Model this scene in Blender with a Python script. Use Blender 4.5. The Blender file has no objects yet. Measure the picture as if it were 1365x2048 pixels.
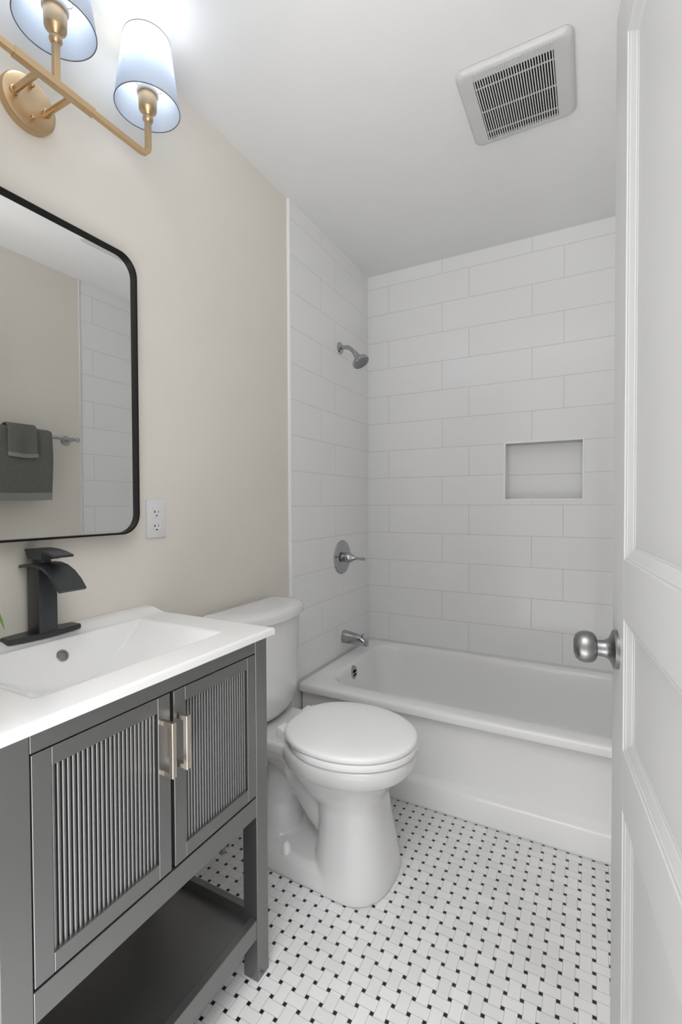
import bpy, bmesh, math, random
from mathutils import Vector, Matrix
random.seed(7)
PI = math.pi
scene = bpy.context.scene
col = scene.collection

# ------------------------------------------------------------------ camera, light, exposure
cam_d = bpy.data.cameras.new('camera')
cam = bpy.data.objects.new('camera', cam_d); col.objects.link(cam)
cam_d.sensor_width = 36.0
cam_d.sensor_fit = 'AUTO'
cam_d.lens = 36.0 * 939.91 / 2048.0
cam_d.shift_x = -(687.64 - 682.5) / 2048.0
cam_d.clip_start = 0.02
def cam_matrix(loc, yaw, pitch, roll):
    a, b, g = math.radians(yaw), math.radians(pitch), math.radians(roll)
    f = Vector((-math.sin(a)*math.cos(b), math.cos(a)*math.cos(b), math.sin(b)))
    r = Vector((math.cos(a), math.sin(a), 0)); u = r.cross(f)
    r2 = r*math.cos(g) + u*math.sin(g); u2 = -r*math.sin(g) + u*math.cos(g)
    m = Matrix((r2, u2, -f)).transposed().to_4x4()
    m.translation = loc
    return m
cam.matrix_world = cam_matrix(Vector((1.15647, -2.51113, 1.18245)), 27.765, -1.089, -0.237)
scene.camera = cam

scene.view_settings.view_transform = 'Standard'
scene.view_settings.look = 'None'
scene.view_settings.gamma = 1.0
scene.view_settings.use_curve_mapping = False
scene.view_settings.exposure = 0.24

WORLD_FILL = [(-1.0, 4.9), (-0.6, 4.6), (-0.32, 1.9), (-0.12, 0.95), (0.04, 0.85), (0.35, 0.72), (0.6, 2.5), (0.85, 5.2), (1.0, 6.0)]   # (height of direction, strength)
world = bpy.data.worlds.new('world'); scene.world = world
world.use_nodes = True
bg = world.node_tree.nodes['Background']
bg.inputs['Color'].default_value = (1.0, 1.0, 1.0, 1)
bg.inputs['Strength'].default_value = 1.0
# world fill from the open side: glow added below to lift ceiling and walls, dimmer at eye level, brighter overhead
wt = world.node_tree
tcw = wt.nodes.new('ShaderNodeTexCoord'); spw = wt.nodes.new('ShaderNodeSeparateXYZ')
fcw = wt.nodes.new('ShaderNodeFloatCurve')
sc01 = wt.nodes.new('ShaderNodeMath'); sc01.operation = 'MULTIPLY_ADD'; sc01.inputs[1].default_value = 0.5; sc01.inputs[2].default_value = 0.5
mlw = wt.nodes.new('ShaderNodeMath'); mlw.operation = 'MULTIPLY'; mlw.inputs[1].default_value = 10.0
cv = fcw.mapping.curves[0]
pts_ = [((z_+1)/2, v_/10) for z_, v_ in WORLD_FILL]
cv.points[0].location = pts_[0]; cv.points[1].location = pts_[-1]
for q in pts_[1:-1]: cv.points.new(*q)
for q in cv.points: q.handle_type = 'VECTOR'
fcw.mapping.update()
wt.links.new(tcw.outputs['Generated'], spw.inputs[0]); wt.links.new(spw.outputs[2], sc01.inputs[0])
wt.links.new(sc01.outputs[0], fcw.inputs['Value']); wt.links.new(fcw.outputs[0], mlw.inputs[0])
wt.links.new(mlw.outputs[0], bg.inputs['Strength'])

def area(name, loc, target, sx, sy, power, colr=(1, 1, 1)):
    d = bpy.data.lights.new(name, 'AREA'); d.shape = 'RECTANGLE'
    d.size, d.size_y, d.energy, d.color = sx, sy, power, colr
    o = bpy.data.objects.new(name, d); col.objects.link(o)
    o.location = loc
    o.rotation_euler = (Vector(target) - Vector(loc)).to_track_quat('-Z', 'Y').to_euler()
    return o

BULB_STRENGTH = 13.0
BULB_COLOR = (0.94, 0.97, 1.0)

# ------------------------------------------------------------------ materials
def newmat(name):
    m = bpy.data.materials.new(name); m.use_nodes = True
    nt = m.node_tree
    return m, nt, nt.nodes['Principled BSDF']
class NT:
    def __init__(self, nt): self.nt = nt
    def node(self, t, **k):
        n = self.nt.nodes.new(t)
        for a, v in k.items(): setattr(n, a, v)
        return n
    def link(self, a, b): self.nt.links.new(a, b)
    def m(self, op, a, b=None, c=None):
        n = self.node('ShaderNodeMath', operation=op)
        for i, v in enumerate((a, b, c)):
            if v is None: continue
            if isinstance(v, (int, float)): n.inputs[i].default_value = v
            else: self.link(v, n.inputs[i])
        return n.outputs[0]
    def pos(self):
        tc = self.node('ShaderNodeTexCoord'); s = self.node('ShaderNodeSeparateXYZ')
        self.link(tc.outputs['Object'], s.inputs[0])
        return tc.outputs['Object'], s.outputs[0], s.outputs[1], s.outputs[2]
    def mix(self, f, a, b):
        n = self.node('ShaderNodeMix', data_type='RGBA')
        self.link(f, n.inputs['Factor'])
        for s, v in ((n.inputs[6], a), (n.inputs[7], b)):
            if isinstance(v, tuple): s.default_value = (*v, 1)
            else: self.link(v, s)
        return n.outputs[2]
def simple(name, c, rough=0.5, metal=0.0, spec=0.5, coat=0.0, noise=0.02, nscale=8.0, bump=0.0, bscale=60.0, stretch=None):
    m, nt, p = newmat(name); t = NT(nt)
    p.inputs['Roughness'].default_value = rough
    p.inputs['Metallic'].default_value = metal
    p.inputs['Specular IOR Level'].default_value = spec
    p.inputs['Coat Weight'].default_value = coat
    tc = t.node('ShaderNodeTexCoord')
    src = tc.outputs['Object']
    if stretch:
        mp = t.node('ShaderNodeMapping'); mp.inputs['Scale'].default_value = stretch
        t.link(src, mp.inputs['Vector']); src = mp.outputs['Vector']
    nz = t.node('ShaderNodeTexNoise'); nz.inputs['Scale'].default_value = nscale
    t.link(src, nz.inputs['Vector'])
    a = tuple(max(0, x*(1-noise)) for x in c); b = tuple(min(1, x*(1+noise)) for x in c)
    t.link(t.mix(nz.outputs['Fac'], a, b), p.inputs['Base Color'])
    if bump:
        n2 = t.node('ShaderNodeTexNoise'); n2.inputs['Scale'].default_value = bscale
        t.link(src, n2.inputs['Vector'])
        bp = t.node('ShaderNodeBump'); bp.inputs['Strength'].default_value = bump
        bp.inputs['Distance'].default_value = 0.002
        t.link(n2.outputs['Fac'], bp.inputs['Height']); t.link(bp.outputs['Normal'], p.inputs['Normal'])
    return m

M = {}
M['drywall'] = simple('beige_wall_paint', (0.78, 0.745, 0.68), 0.6, bump=0.05, bscale=300, spec=0.3)
M['ceiling'] = simple('ceiling_paint', (0.82, 0.82, 0.82), 0.7, bump=0.04, bscale=250, spec=0.2)
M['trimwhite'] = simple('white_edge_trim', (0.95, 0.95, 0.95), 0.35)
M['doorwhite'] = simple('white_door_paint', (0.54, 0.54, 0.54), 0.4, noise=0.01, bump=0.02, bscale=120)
M['porcelain'] = simple('white_porcelain', (0.74, 0.74, 0.74), 0.12, noise=0.005, coat=0.3)
M['sinkceramic'] = simple('white_sink_ceramic', (0.84, 0.84, 0.84), 0.14, noise=0.005, coat=0.2)
M['seatplastic'] = simple('white_seat_plastic', (0.92, 0.92, 0.92), 0.28, noise=0.005)
M['tub'] = simple('white_tub_enamel', (0.87, 0.87, 0.87), 0.22, noise=0.005)
M['black'] = simple('matte_black_metal', (0.022, 0.025, 0.028), 0.38, noise=0.1, spec=0.6)
M['mirrorframe'] = simple('black_mirror_frame', (0.004, 0.004, 0.004), 0.5, noise=0.1, spec=0.25)
M['cabinet'] = simple('charcoal_cabinet_paint', (0.245, 0.245, 0.245), 0.36, 0.85, noise=0.03, spec=0.6, bump=0.02, bscale=200)
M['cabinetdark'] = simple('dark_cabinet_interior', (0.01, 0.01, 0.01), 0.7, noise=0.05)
M['brass'] = simple('brushed_brass', (0.62, 0.45, 0.27), 0.38, 1.0, noise=0.06, nscale=40, stretch=(1, 1, 12))
M['nickel'] = simple('champagne_nickel', (0.74, 0.66, 0.57), 0.3, 1.0, noise=0.04, nscale=60)
M['satinnickel'] = simple('satin_nickel', (0.28, 0.28, 0.28), 0.33, 1.0, noise=0.05, nscale=60)
M['chrome'] = simple('polished_chrome', (0.44, 0.44, 0.45), 0.09, 1.0, noise=0.01)
M['darkhole'] = simple('painted_hole_shade', (0.006, 0.006, 0.006), 0.8, spec=0.1)  # near-black colour stands in for the shade inside slots and openings
M['fanplastic'] = simple('white_fan_plastic', (0.60, 0.60, 0.60), 0.4, noise=0.01)
M['platewhite'] = simple('white_outlet_plastic', (0.76, 0.76, 0.77), 0.35, noise=0.01)
M['caulk'] = simple('white_caulk', (0.70, 0.70, 0.70), 0.5)
M['towel'] = simple('grey_terry_cloth', (0.16, 0.165, 0.15), 0.95, spec=0.1, noise=0.25, nscale=120, bump=0.6, bscale=500)
M['towelband'] = simple('grey_towel_band', (0.28, 0.285, 0.265), 0.9, spec=0.1, noise=0.1, nscale=200, bump=0.3, bscale=700)
M['leaf'] = simple('green_leaf', (0.24, 0.42, 0.06), 0.5, noise=0.3, nscale=30)
M['pot'] = simple('white_pot_ceramic', (0.75, 0.75, 0.74), 0.4)
M['soil'] = simple('dark_soil', (0.03, 0.02, 0.015), 0.95, noise=0.4, nscale=80)
M['rubber'] = simple('grey_shower_face', (0.22, 0.22, 0.23), 0.4, noise=0.1)
M['shaderim'] = simple('grey_shade_rim', (0.12, 0.13, 0.15), 0.5)

# mirror glass
m, nt, p = newmat('mirror_glass'); t = NT(nt)
nz = t.node('ShaderNodeTexNoise'); nz.inputs['Scale'].default_value = 2
t.link(t.mix(nz.outputs['Fac'], (0.90, 0.905, 0.90), (0.91, 0.915, 0.91)), p.inputs['Base Color'])
p.inputs['Metallic'].default_value = 1.0; p.inputs['Roughness'].default_value = 0.0
M['mirror'] = m

# lamp shade : thin white cloth, lets light through
m, nt, p = newmat('white_shade_cloth'); t = NT(nt)
nt.nodes.remove(p)
out = nt.nodes['Material Output']
df = t.node('ShaderNodeBsdfDiffuse'); tr = t.node('ShaderNodeBsdfTranslucent'); mx = t.node('ShaderNodeMixShader')
nz = t.node('ShaderNodeTexNoise'); nz.inputs['Scale'].default_value = 300
cc = t.mix(nz.outputs['Fac'], (0.74, 0.79, 0.86), (0.78, 0.83, 0.90))
t.link(cc, df.inputs['Color']); t.link(cc, tr.inputs['Color'])
mx.inputs['Fac'].default_value = 0.6
t.link(df.outputs[0], mx.inputs[1]); t.link(tr.outputs[0], mx.inputs[2]); t.link(mx.outputs[0], out.inputs['Surface'])
M['shade'] = m

# lit bulb
m, nt, p = newmat('lit_bulb_glass')
p.inputs['Base Color'].default_value = (0.9, 0.9, 0.9, 1)
p.inputs['Emission Color'].default_value = (*BULB_COLOR, 1)
p.inputs['Emission Strength'].default_value = BULB_STRENGTH
M['bulb'] = m

# large format wall tile, 1/3 offset running bond, grout drawn as a narrow recessed line
TR, TZ0, TP = 0.156, 1.169, 0.4535
def tile_material(name, axis, j0, shift, gd=0.0012, TP=0.4535):
    m, nt, p = newmat(name); t = NT(nt)
    v, x, y, z = t.pos()
    u = x if axis == 'x' else y
    row = t.m('DIVIDE', t.m('SUBTRACT', z, TZ0), TR)
    rf = t.m('FLOOR', row)
    odd = t.m('FLOORED_MODULO', rf, 2.0)
    off = t.m('MULTIPLY_ADD', t.m('SUBTRACT', 1.0, odd), shift, j0)
    cu = t.m('DIVIDE', t.m('SUBTRACT', u, off), TP)
    cf = t.m('FLOOR', cu)
    fr = t.m('SUBTRACT', row, rf); fc = t.m('SUBTRACT', cu, cf)
    dz = t.m('MULTIPLY', t.m('MINIMUM', fr, t.m('SUBTRACT', 1.0, fr)), TR)
    du = t.m('MULTIPLY', t.m('MINIMUM', fc, t.m('SUBTRACT', 1.0, fc)), TP)
    d = t.m('MINIMUM', dz, du)
    g = t.m('LESS_THAN', d, gd)
    wn = t.node('ShaderNodeTexWhiteNoise', noise_dimensions='2D')
    cb = t.node('ShaderNodeCombineXYZ'); t.link(rf, cb.inputs[0]); t.link(cf, cb.inputs[1])
    t.link(cb.outputs[0], wn.inputs['Vector'])
    base = t.mix(wn.outputs['Value'], (0.875, 0.875, 0.875), (0.89, 0.89, 0.89))
    t.link(t.mix(g, base, (0.60, 0.60, 0.60)), p.inputs['Base Color'])
    t.link(t.m('MULTIPLY_ADD', g, 0.5, 0.10), p.inputs['Roughness'])
    p.inputs['Specular IOR Level'].default_value = 0.5
    prof = t.m('MINIMUM', d, 0.003)
    bp = t.node('ShaderNodeBump'); bp.inputs['Strength'].default_value = 0.35; bp.inputs['Distance'].default_value = 0.3
    nz = t.node('ShaderNodeTexNoise'); nz.inputs['Scale'].default_value = 7.0; nz.inputs['Detail'].default_value = 1.0
    t.link(v, nz.inputs['Vector'])
    h = t.m('MULTIPLY_ADD', nz.outputs['Fac'], 0.0002, prof)
    t.link(h, bp.inputs['Height']); t.link(bp.outputs['Normal'], p.inputs['Normal'])
    return m
M['tile_back'] = tile_material('white_wall_tile_back', 'x', 0.131, 0.31)
M['tile_left'] = tile_material('white_wall_tile_left', 'y', -0.40, 0.31)
M['tile_right'] = tile_material('white_wall_tile_right', 'y', -0.25, 0.31)

M['tile_niche'] = tile_material('white_niche_tile', 'x', -3.0, 0.0, 0.0012, 8.0)

# basketweave mosaic floor
m, nt, p = newmat('basketweave_mosaic'); t = NT(nt)
v, x, y, z = t.pos()
PITCH, OX, OY, HD, GR = 0.0381, 0.90356, -0.77781, 0.128, 0.030
u = t.m('DIVIDE', t.m('SUBTRACT', x, OX), PITCH); w = t.m('DIVIDE', t.m('SUBTRACT', OY, y), PITCH)
uf = t.m('FLOOR', u); wf = t.m('FLOOR', w)
fu = t.m('SUBTRACT', u, uf); fw = t.m('SUBTRACT', w, wf)
du = t.m('MINIMUM', fu, t.m('SUBTRACT', 1.0, fu)); dw = t.m('MINIMUM', fw, t.m('SUBTRACT', 1.0, fw))
par = t.m('FLOORED_MODULO', t.m('ADD', uf, wf), 2.0)          # 0 : tile runs along y
inv = t.m('SUBTRACT', 1.0, par)
a = t.m('ADD', t.m('MULTIPLY', du, inv), t.m('MULTIPLY', dw, par))   # across the cell's own tile
b = t.m('ADD', t.m('MULTIPLY', dw, inv), t.m('MULTIPLY', du, par))
l1 = t.m('LESS_THAN', t.m('ABSOLUTE', t.m('SUBTRACT', a, HD)), GR/2)
l2 = t.m('MULTIPLY', t.m('LESS_THAN', a, HD), t.m('LESS_THAN', t.m('ABSOLUTE', t.m('SUBTRACT', b, HD)), GR/2))
grout = t.m('MAXIMUM', l1, l2)
dot = t.m('MULTIPLY', t.m('LESS_THAN', du, HD-GR/2), t.m('LESS_THAN', dw, HD-GR/2))
wn = t.node('ShaderNodeTexWhiteNoise', noise_dimensions='2D')
cb = t.node('ShaderNodeCombineXYZ'); t.link(uf, cb.inputs[0]); t.link(wf, cb.inputs[1]); t.link(cb.outputs[0], wn.inputs['Vector'])
base = t.mix(wn.outputs['Value'], (0.73, 0.73, 0.73), (0.81, 0.81, 0.81))
c1 = t.mix(grout, base, (0.42, 0.42, 0.42))
t.link(t.mix(dot, c1, (0.008, 0.008, 0.008)), p.inputs['Base Color'])
t.link(t.m('MULTIPLY_ADD', grout, 0.4, 0.28), p.inputs['Roughness'])
bp = t.node('ShaderNodeBump'); bp.inputs['Strength'].default_value = 0.25; bp.inputs['Distance'].default_value = 0.001
t.link(t.m('SUBTRACT', 1.0, grout), bp.inputs['Height']); t.link(bp.outputs['Normal'], p.inputs['Normal'])
M['mosaic'] = m

# ------------------------------------------------------------------ mesh helpers
class MB:
    def __init__(self): self.bm = bmesh.new()
    def _merge(self, b):
        me = bpy.data.meshes.new('tmp'); b.to_mesh(me); b.free()
        self.bm.from_mesh(me); bpy.data.meshes.remove(me); return self
    def box(self, x0, x1, y0, y1, z0, z1, bev=0.0, seg=2):
        b = bmesh.new()
        bmesh.ops.create_cube(b, size=1.0)
        for vv in b.verts:
            vv.co = Vector(((x0+x1)/2 + vv.co.x*(x1-x0), (y0+y1)/2 + vv.co.y*(y1-y0), (z0+z1)/2 + vv.co.z*(z1-z0)))
        if bev: bmesh.ops.bevel(b, geom=b.edges[:], offset=bev, segments=seg, profile=0.5, affect='EDGES')
        return self._merge(b)
    def loft(self, rings, cap0=True, cap1=True, closed=True):
        b = self.bm
        vr = [[b.verts.new(Vector(q)) for q in r] for r in rings]
        n = len(vr[0])
        for r0, r1 in zip(vr[:-1], vr[1:]):
            for i in range(n if closed else n-1):
                j = (i+1) % n
                b.faces.new((r0[i], r0[j], r1[j], r1[i]))
        if cap0: b.faces.new(list(reversed(vr[0])))
        if cap1: b.faces.new(vr[-1])
        return self
    def tube(self, path, r, n=16, cap=True, square=False):
        path = [Vector(q) for q in path]
        rr = r if isinstance(r, (list, tuple)) else [r]*len(path)
        rings = []; ref = None
        for i, q in enumerate(path):
            if i == 0: d = path[1]-path[0]
            elif i == len(path)-1: d = path[-1]-path[-2]
            else: d = (path[i+1]-path[i]).normalized() + (path[i]-path[i-1]).normalized()
            d.normalize()
            if ref is None:
                ref = Vector((0, 0, 1)) if abs(d.z) < 0.9 else Vector((0, 1, 0))
            s = d.cross(ref).normalized(); ref = s.cross(d).normalized()
            ring = []
            for k in range(n):
                a_ = 2*PI*k/n + (PI/4 if square else 0)
                f = 1.0
                ring.append(q + s*math.cos(a_)*rr[i]*f + ref*math.sin(a_)*rr[i]*f)
            rings.append(ring)
        return self.loft(rings, cap, cap)
    def lathe(self, prof, origin, axis, n=40, cap0=True, cap1=True):
        """prof: list of (distance along axis, radius)"""
        ax = Vector(axis).normalized(); o = Vector(origin)
        ref = Vector((0, 0, 1)) if abs(ax.z) < 0.9 else Vector((1, 0, 0))
        s = ax.cross(ref).normalized(); q = ax.cross(s).normalized()
        rings = [[o + ax*h + (s*math.cos(2*PI*k/n) + q*math.sin(2*PI*k/n))*max(r, 1e-5) for k in range(n)] for h, r in prof]
        return self.loft(rings, cap0, cap1)
    def prism(self, pts, d):
        d = Vector(d)
        return self.loft([[Vector(q) for q in pts], [Vector(q)+d for q in pts]])
    def sphere(self, c, r, n=24, sc=(1, 1, 1)):
        b = bmesh.new(); bmesh.ops.create_uvsphere(b, u_segments=n, v_segments=n//2, radius=r)
        for vv in b.verts: vv.co = Vector((vv.co.x*sc[0]+c[0], vv.co.y*sc[1]+c[1], vv.co.z*sc[2]+c[2]))
        return self._merge(b)
    def build(self, name, mat, parent=None, angle=35, normals=True):
        b = self.bm
        if normals: bmesh.ops.recalc_face_normals(b, faces=b.faces[:])
        me = bpy.data.meshes.new(name)
        if parent is not None:
            off = world_loc(parent)
            for vv in b.verts: vv.co -= off
        b.to_mesh(me); b.free()
        me.materials.append(M[mat] if isinstance(mat, str) else mat)
        for f in me.polygons: f.use_smooth = True
        me.set_sharp_from_angle(angle=math.radians(angle))
        o = bpy.data.objects.new(name, me); col.objects.link(o)
        if parent is not None: o.parent = parent
        return o
def world_loc(o):
    v = Vector((0, 0, 0))
    while o is not None:
        v += o.location; o = o.parent
    return v
def thing(name, label, cat, loc):
    o = bpy.data.objects.new(name, None); col.objects.link(o)
    o.location = loc; o.empty_display_size = 0.05
    o['label'] = label; o['category'] = cat
    return o
def struct(o, label=None):
    o['kind'] = 'structure'
    if label: o['label'] = label
    return o
def rrect(x0, x1, y0, y1, r, z=0.0, n=8):
    """rounded rectangle in plan, r may be 4 radii (x1y1, x0y1, x0y0, x1y0)"""
    rs = r if isinstance(r, (list, tuple)) else [r]*4
    pts = []
    for (cx, cy, a0, rad) in ((x1-rs[0], y1-rs[0], 0, rs[0]), (x0+rs[1], y1-rs[1], 90, rs[1]), (x0+rs[2], y0+rs[2], 180, rs[2]), (x1-rs[3], y0+rs[3], 270, rs[3])):
        for k in range(n+1):
            a_ = math.radians(a0 + 90*k/n)
            pts.append((cx+rad*math.cos(a_), cy+rad*math.sin(a_), z))
    return pts
def superellipse(cx, cy, a_, b_, z, e=2.4, n=48, egg=0.0):
    pts = []
    for k in range(n):
        th = 2*PI*k/n
        c, s = math.cos(th), math.sin(th)
        xx = math.copysign(abs(c)**(2/e), c); yy = math.copysign(abs(s)**(2/e), s)
        yy *= 1 - egg*xx
        pts.append((cx+a_*xx, cy+b_*yy, z))
    return pts

# ------------------------------------------------------------------ room
H = 2.492; XR = 1.53; XD = -0.008; YT = -0.803; YF = -2.5
struct(MB().box(-0.1, 1.7, YF, 0.12, -0.06, 0.0).build('floor', 'mosaic'))
struct(MB().box(-0.15, 1.7, -2.15, 0.15, H, H+0.06).build('ceiling', 'ceiling'))
struct(MB().box(XD-0.09, XD, YF, YT, 0, H).build('wall_left', 'drywall'))
struct(MB().box(-0.098, 0.0, YT, 0.0, 0, H).build('wall_shower_left', 'tile_left'))
YTR = -0.775
struct(MB().box(XR+0.008, XR+0.1, YF, YTR, 0, H).build('wall_right', 'drywall'))
struct(MB().box(XR, XR+0.1, YTR, 0.0, 0, H).build('wall_shower_right', 'tile_right'))
struct(MB().box(XD-0.09, 0.46, -2.32, -2.22, 0, H).build('wall_front', 'drywall'))
# back wall with a recessed niche
NX0, NX1, NZ0, NZ1, ND = 0.770, 1.120, 1.200, 1.480, 0.09
wb = MB()
wb.box(-0.098, NX0, 0, 0.12, 0, H); wb.box(NX1, XR+0.1, 0, 0.12, 0, H)
wb.box(NX0, NX1, 0, 0.12, 0, NZ0); wb.box(NX0, NX1, 0, 0.12, NZ1, H)
struct(wb.build('wall_back', 'tile_back'))
struct(MB().box(NX0-0.001, NX1+0.001, ND, 0.119, NZ0-0.001, NZ1+0.001).build('wall_niche', 'tile_niche'))
# niche edging
nt_ = MB()
f = 0.010
for (x0, x1, z0, z1) in ((NX0-f, NX0, NZ0-f, NZ1+f), (NX1, NX1+f, NZ0-f, NZ1+f), (NX0, NX1, NZ0-f, NZ0), (NX0, NX1, NZ1, NZ1+f)):
    nt_.box(x0, x1, -0.003, 0.004, z0, z1, 0.001, 1)
struct(nt_.build('trim_2', 'trimwhite'), 'white profile framing the recessed shower niche')
struct(MB().box(-0.02, 0.003, YT-0.011, YT, 0, H, 0.0015, 1).build('trim_1', 'trimwhite'), 'white vertical edge strip between beige wall and shower tile')
struct(MB().box(XR-0.003, XR+0.02, YTR-0.011, YTR, 0, H, 0.0015, 1).build('trim_3', 'caulk'), 'white edge strip of the right shower wall')

# ------------------------------------------------------------------ door (open, at the right)
A = Vector((1.192, -1.554, 0)); th = math.radians(6.15)
dr = thing('door_1', 'white panelled door standing open at the right edge', 'door', (A.x, A.y, 0))
del dr['category']; struct(dr)
dr.rotation_euler = (0, 0, -PI/2 + th)      # local +x runs from latch edge to hinge, local -y... face
# local frame: +x along door width (towards the camera), face towards the room = local -y side
DW, DH0, DH1, TK = 0.66, 0.012, 2.014, 0.035
def dlocal(mb, name, mat, parent):
    """builds already-local geometry"""
    b = mb.bm; bmesh.ops.recalc_face_normals(b, faces=b.faces[:])
    me = bpy.data.meshes.new(name); b.to_mesh(me); b.free(); me.materials.append(M[mat])
    for q in me.polygons: q.use_smooth = True
    me.set_sharp_from_angle(angle=math.radians(30))
    o = bpy.data.objects.new(name, me); col.objects.link(o); o.parent = parent
    return o
panels = [(1.092, 1.905), (0.790, 0.998), (0.255, 0.694)]
P0, P1 = 0.102, DW-0.102
sl = MB()
sl.box(0, P0, 0, TK, DH0, DH1, 0.0012, 1); sl.box(P1, DW, 0, TK, DH0, DH1, 0.0012, 1)
zz = [DH0] + [q for pz in sorted(panels) for q in pz] + [DH1]
for k in range(0, len(zz), 2): sl.box(P0-0.0005, P1+0.0005, 0, TK, zz[k], zz[k+1], 0.0006, 1)
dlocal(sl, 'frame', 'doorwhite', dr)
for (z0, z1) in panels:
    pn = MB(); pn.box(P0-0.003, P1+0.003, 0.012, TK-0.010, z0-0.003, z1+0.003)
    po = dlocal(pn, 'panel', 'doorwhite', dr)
    for side in (0, 1):
        ml = MB()
        # stepped moulding : loops from frame edge to panel
        steps = [(0.0, 0.0), (0.0009, 0.0018), (0.0045, 0.0030), (0.0050, 0.0040), (0.0165, 0.0092), (0.0170, 0.0102), (0.0205, 0.0112), (0.0208, 0.0128)]
        rings = []
        for ins, dp in steps:
            yy = dp if side == 0 else TK-dp
            rings.append([(P0+ins, yy, z0+ins), (P1-ins, yy, z0+ins), (P1-ins, yy, z1-ins), (P0+ins, yy, z1-ins)])
        rings.append([(q[0], 0.014 if side == 0 else TK-0.014, q[2]) for q in rings[-1]])
        rings.append([(q[0], 0.014 if side == 0 else TK-0.014, q[2]) for q in rings[0]])
        rings.append(rings[0])
        ml.loft(rings, False, False)
        bmesh.ops.remove_doubles(ml.bm, verts=ml.bm.verts[:], dist=1e-6)
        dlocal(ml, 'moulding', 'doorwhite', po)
# knob on the visible face and its twin behind
for side in (0, 1):
    s = -1 if side == 0 else 1
    y0 = 0 if side == 0 else TK
    o_ = (0.047, y0, 0.934)
    ros = MB().lathe([(0, 0.0325), (0.004, 0.0325), (0.0065, 0.031), (0.009, 0.024), (0.013, 0.0175), (0.018, 0.0145), (0.024, 0.0135), (0.032, 0.0135)], o_, (0, s, 0), 48)
    ro = dlocal(ros, 'rosette', 'satinnickel', dr)
    prof = [(0.031, 0.010), (0.031, 0.017), (0.033, 0.0215), (0.038, 0.0253), (0.045, 0.0268), (0.052, 0.0265), (0.058, 0.0243), (0.063, 0.020), (0.0655, 0.013), (0.0645, 0.0105), (0.0645, 0.004)]
    kn = dlocal(MB().lathe(prof, o_, (0, s, 0), 48), 'door_knob', 'satinnickel', dr)
    kn['label'] = 'round satin nickel door knob'
lp = MB(); lp.box(-0.0012, 0.001, 0.005, 0.030, 0.905, 0.963, 0.0005, 1)
dlocal(lp, 'latch_plate', 'satinnickel', dr)

# ------------------------------------------------------------------ bathtub
tb = thing('bathtub', 'white alcove bathtub with flat apron along the back wall', 'bathtub', (0.76, -0.39, 0))
X0, X1, Y0, Y1, ZR = 0.008, 1.528, -0.776, -0.002, 0.386
YS = 0.012      # apron set back with the rim
def tubring(dl, drr, df, db, r, z): return rrect(X0+dl, X1-drr, Y0+df, Y1-db, r, z, 10)
rings = [
    tubring(0, 0, 0, 0, 0.022, 0.353), tubring(0, 0, -0.002, 0, 0.022, 0.372), tubring(0.0015, 0.0015, 0.001, 0.001, 0.022, 0.380),
    tubring(0.006, 0.006, 0.007, 0.006, 0.020, 0.3855), tubring(0.014, 0.014, 0.016, 0.012, 0.02, 0.387),
    tubring(0.085, 0.10, 0.072, 0.034, 0.13, 0.386), tubring(0.094, 0.112, 0.080, 0.040, 0.13, 0.383), tubring(0.102, 0.125, 0.087, 0.047, 0.13, 0.375),
    tubring(0.108, 0.14, 0.093, 0.053, 0.13, 0.355), tubring(0.120, 0.19, 0.103, 0.063, 0.13, 0.26), tubring(0.140, 0.27, 0.118, 0.076, 0.13, 0.14),
    tubring(0.165, 0.33, 0.135, 0.092, 0.13, 0.085), tubring(0.20, 0.38, 0.165, 0.12, 0.12, 0.062), tubring(0.27, 0.45, 0.23, 0.19, 0.10, 0.055)]
tbm = MB().loft(rings, False, True)
tbm.build('basin', 'tub', tb, 60)
# apron with overhung rim and a base skirt
prof = [(-0.780, 0.353), (-0.760, 0.350), (-0.752, 0.340), (-0.750, 0.31), (-0.750, 0.112), (-0.753, 0.104), (-0.764, 0.098), (-0.778, 0.093), (-0.785, 0.084), (-0.787, 0.001), (-0.735, 0.001), (-0.735, 0.353)]
ap = MB().loft([[(xx, y_+YS, z_) for y_, z_ in prof] for xx in (X0+0.002, X1-0.002)])
ap.build('apron', 'tub', tb, 40)
MB().box(X0+0.002, X1-0.002, -0.7895+YS, -0.786+YS, 0.0, 0.006, 0.001, 1).build('caulk_line', 'caulk', tb)
# overflow plate on the drain end
oc = Vector((0.111, -0.432, 0.337)); on = Vector((1, 0, 0.10)).normalized()
ov = MB().lathe([(-0.003, 0.036), (0.004, 0.036), (0.007, 0.034), (0.009, 0.026), (0.010, 0.004)], oc, on, 40)
ovo = ov.build('overflow_plate', 'chrome', tb)
ovo['label'] = 'round chrome overflow plate with dark slots'
for k, (dy, ln) in enumerate(((-0.013, 0.012), (-0.0045, 0.02), (0.0045, 0.02), (0.013, 0.012))):
    for dz in (0.009, -0.009):
        MB().box(oc.x+0.0085, oc.x+0.0115, oc.y+dy-0.002, oc.y+dy+0.002, oc.z+dz-ln/3, oc.z+dz+ln/3).build('slot', 'darkhole', ovo)

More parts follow.
